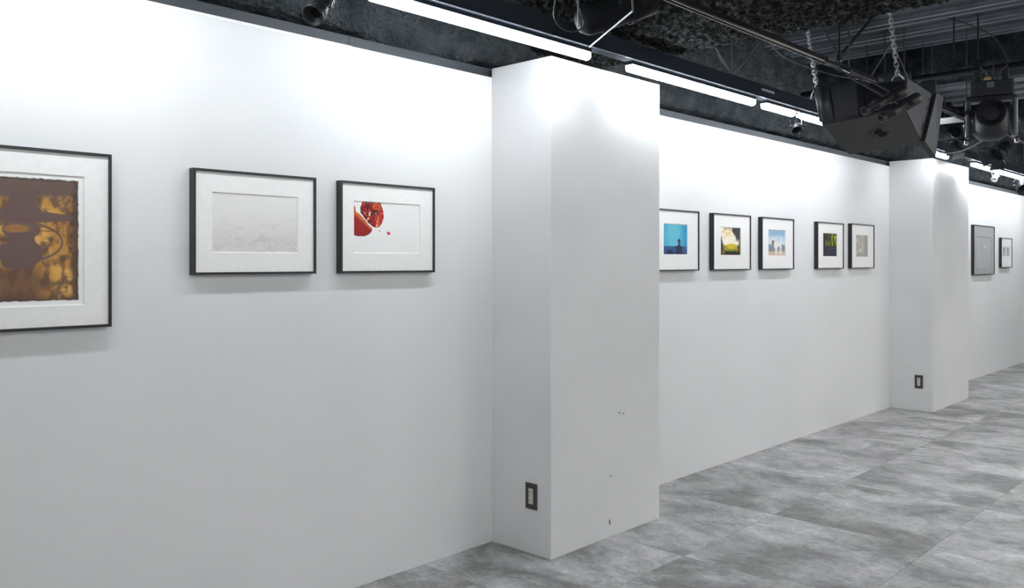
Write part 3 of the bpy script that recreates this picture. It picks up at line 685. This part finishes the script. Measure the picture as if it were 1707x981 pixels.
# spotlights in front of the speaker
def profile_lamp(a, b, r, label, top):
    a = Vector(a); b = Vector(b); ln = (b-a).length; d = (a-b).normalized(); R = empty('stage_lamp', b, label, 'stage lamp')
    bm = bmesh.new(); lathe(bm, [(.001, -.02), (r*1.25, -.02), (r*1.35, .0), (r*1.35, ln*.32), (r*1.0, ln*.36), (r*1.0, ln*.62), (r*1.15, ln*.63), (r*1.15, ln*.70), (r*.9, ln*.71), (r*.95, ln), (r*.85, ln), (r*.8, ln*.8), (.001, ln*.8)], (0, 0, 0), d, 24)
    link('barrel', bm, M['black'], R, True)
    bm = bmesh.new(); lathe(bm, [(r*.96, ln*.90), (r*1.06, ln*.90), (r*1.06, ln*1.0), (r*.96, ln)], (0, 0, 0), d, 24); link('lens_ring', bm, M['black'], R)
    side = d.cross(Vector((0, 0, 1))).normalized(); m0 = d*ln*.25; tp = Vector(top)-b
    bm = T([m0+side*r*1.5, m0+side*r*1.5+(tp-m0)*.5, m0*.1+tp*.85, m0-side*r*1.5+(tp-m0)*.5, m0-side*r*1.5], .004, 6); link('yoke', bm, M['satin'], R)
    link('hook_clamp', T([tp*.85, tp], .010, 8), M['satin'], R)
    for s in (-1, 1):
        bm = bmesh.new(); lathe(bm, [(.001, r*1.2), (.011, r*1.2), (.011, r*1.7), (.001, r*1.7)], m0, side*s, 10); link('knob', bm, M['blackm'], R)
q = .90
S2 = lambda p: Vector((p[0]*q, p[1]*q, 1.35+(p[2]-1.35)*q))
profile_lamp(S2((-1.69, 4.392, 2.12)), S2((-1.575, 4.59, 2.232)), .021, 'slim black stage lamp before the speaker, upper of the pair', (RX+.012, 4.05, 2.325))
profile_lamp(S2((-1.609, 4.4, 2.075)), S2((-1.502, 4.571, 2.181)), .021, 'slim black stage lamp before the speaker, lower of the pair', (RX+.012, 4.22, 2.325))

# ------------------------------------------------------------------ moving head at right
mh = Vector((-1.57, 6.23, 2.32)); 
# cross pipe that carries it
R = empty('lighting_pipe', (0, 6.30, 2.64), 'dark cross pipe above the moving head lamp', 'pipe')
link('pipe', T([(-2.9, 0, 0), (2.5, 0, 0)], .020, 12), M['blackm'], R, True)
for x in (-2.4, -.9, 1.2): link('hanger_rod', T([(x, 0, .02), (x, 0, .31)], .005, 6), M['steel'], R)
R = empty('moving_head_lamp', mh, 'big black moving head stage lamp hanging at the right', 'stage lamp'); R.rotation_euler = (0, 0, math.radians(18))
bb = link('base_box', B(-.125, .125, -.09, .09, .115, .215, bev=.012), M['black'], R)
link('display', B(-.03, .012, -.0925, -.089, .165, .200), M['rib'], bb)
for xx in (-.10, -.07, .04, .07, .10): link('button', B(xx-.006, xx+.006, -.0935, -.089, .17, .185), M['satin'], bb)
for s in (-1, 1):
    bm = B(min(s*.118, s*.150), max(s*.118, s*.150), -.05, .05, -.15, .12, bev=.012); ar = link('yoke_arm', bm, M['speakgrey' if s < 0 else 'rib'], R, True)  # right arm takes a paler grey to paint its bright highlight
    bm = bmesh.new(); lathe(bm, [(.001, 0), (.035, 0), (.035, .008), (.001, .012)], (s*.150, 0, -.06), (s, 0, 0), 20); link('pivot_cap', bm, M['satin'], ar, True)
link('yoke_bridge', B(-.15, .15, -.05, .05, .085, .118, bev=.01), M['black'], R)
hd = Vector((0, -.50, -.05)).normalized()
bm = bmesh.new(); bmesh.ops.create_uvsphere(bm, u_segments=32, v_segments=20, radius=1)
for v_ in bm.verts:
    c_ = v_.co; f = lambda t, p: math.copysign(abs(t)**p, t)
    v_.co = Vector((f(c_.x, .6)*.103, f(c_.y, .7)*.13, f(c_.z, .6)*.115-.055))
link('head_shell', bm, M['black'], R, True)
bm = bmesh.new(); lathe(bm, [(.078, .09), (.088, .10), (.088, .145), (.078, .15), (.072, .13), (.02, .115), (.001, .113)], (-.01, 0, -.02), (0, -1, .12), 32); link('lens_hood', bm, M['blackm'], R, True)
bm = bmesh.new(); lathe(bm, [(.001, .128), (.04, .125), (.070, .118)], (-.01, 0, -.02), (0, -1, .12), 28); link('front_lens', bm, M['satin'], R, True)
for s in (-.08, .08):
    link('omega_clamp', B(s-.02, s+.02, -.03, .03, .213, .30, bev=.006), M['satin'], R)
for k, (x, y_) in enumerate(((-.03, .03), (.01, .02), (.05, .05))): link('wire_tail', T([(x*.5, -.03, .215), (x, -.05, .27), (x+.04*(k-1), -.06, .31)], .004, 6), M['satin'], R)
link('power_plug', B(-.045, -.005, -.085, -.05, .213, .235, bev=.004), M['brass'], R)['label'] = 'brass coloured plug'
for s in (-1, 1): link('safety_clip', B(s*.145-.012, s*.145+.012, -.03, .03, -.19, -.165, bev=.004), M['chrome'], R)

# stage lamps with barn doors, farther right
par_can((-1.975, 7.085, 2.263), (-.35, -.75, -.45), .055, .15, 'black barn door stage lamp under the rail right of the speaker', (RX, 7.10, 2.42), True)
par_can((-1.871, 7.735, 2.25), (-.3, -.7, -.45), .065, .18, 'black barn door stage lamp under the moving head lamp', (RX, 7.75, 2.42), True)
par_can((-1.68, 8.15, 2.30), (.1, -.8, -.4), .07, .20, 'black stage lamp at the right behind the moving head lamp', (RX, 8.2, 2.42), True)
par_can((-2.26, 7.85, 2.463), (.5, -.7, -.2), .05, .14, 'small black lamp half hidden behind the moving head lamp', (-2.22, 7.88, 2.93), False)
# boxes hung near the rail
def hung_box(c, s, label, rot=0, name='ceiling_box'):
    R = empty(name, (c[0], c[1], c[2]-s[2]/2), label, 'box'); R.rotation_euler = (0, 0, rot)
    link('case', B(-s[0]/2, s[0]/2, -s[1]/2, s[1]/2, 0, s[2], bev=.008), M['speakblue'], R)
    for k in (-1, 1): link('hanger_rod', T([(k*s[0]*.3, 0, s[2]), (k*s[0]*.3, 0, ZC-c[2]+s[2]/2)], .004, 6), M['steel'], R)
    link('lid', B(-s[0]/2-.004, s[0]/2+.004, -s[1]/2-.004, s[1]/2+.004, s[2]-.02, s[2]+.002, bev=.003), M['black'], R)
hung_box((-2.05, 6.50, 2.56), (.10, .12, .22), 'tall dark box hanging behind the right end of the speaker', .5)
hung_box((-2.12, 6.05, 2.55), (.20, .16, .17), 'squat dark box hanging close behind the speaker', .3)
R = empty('vent_panel', (-2.2, 7.4, 2.49), 'pale tilted metal panel glimpsed between speaker and moving head lamp', 'panel')
pp = link('panel', B(-.11, .11, -.15, .15, 0, .006), M['sheet'], R); link('panel_rod', T([(0, 0, 0), (0, 0, .44)], .004, 6), M['steel'], R)

# misc slim rods behind the speaker, each a thing hung from the deck
for k, (x, y, z) in enumerate([(-1.75, 5.35, 2.35), (-2.2, 5.3, 2.3), (-2.05, 4.95, 2.36)]):
    pass
R = empty('ceiling_bracing', (-2.15, 5.2, 2.62), 'black brace rods crossing in a V behind the speaker chains', 'bracing')
link('brace_rod', T([(0, 0, 0), (-.10, -.30, .33)], .007, 6), M['black'], R)
link('brace_rod', T([(0, 0, 0), (.10, .35, .33)], .009, 6), M['black'], R)
link('drop_rod', T([(0, 0, .33), (0, 0, -.10)], .005, 6), M['black'], R)
bm = bmesh.new(); lathe(bm, [(.001, -.03), (.016, -.03), (.016, .03), (.001, .03)], (0, 0, 0), (0, 0, 1), 10); link('hub', bm, M['black'], R)
for (x, y, z0, lab) in ((-1.70, 5.9, 2.66, 'black drop rod right of the speaker, nearer'), (-1.60, 6.05, 2.66, 'black drop rod right of the speaker, farther')):
    o = link('drop_rod', T([(0, 0, 0), (0, 0, ZC-z0)], .006, 6), M['black'], None, loc=(x, y, z0)); tag(o, lab, 'rod')

R = empty('ceiling_bar', (-1.31, 5.93, 2.86), 'short bright steel bar hanging in the top right corner', 'bar')
link('bar', T([(0, 0, .09), (.03, .01, -.02)], .012, 12), M['chrome'], R, True); link('clamp', B(.01, .06, -.02, .03, -.04, -.01, bev=.004), M['satin'], R)
# made-up fill panels, added off frame to lift the floor and lower walls
for k, (x, y) in enumerate([(1.2, -2.2), (1.2, 1.5), (1.2, 5.0), (1.2, 8.5), (1.2, 12), (.15, 6.4), (.15, 9.6), (.6, 13.6)]):
    R = empty('fill_panel', (x, y, 2.86), ['nearest', 'second', 'third', 'fourth', 'farthest', 'inner near', 'inner middle', 'inner farthest'][k]+' added fill panel, out of frame on the right', 'light', 'added fill panels out of frame')
    link('frame', B(-.32, .32, -.32, .32, .01, .03), M['black'], R); link('diffuser', B(-.30, .30, -.30, .30, 0, .012), M['panel'], R)
    link('drop_rod', T([(0, 0, .03), (0, 0, .09)], .01, 6), M['black'], R)
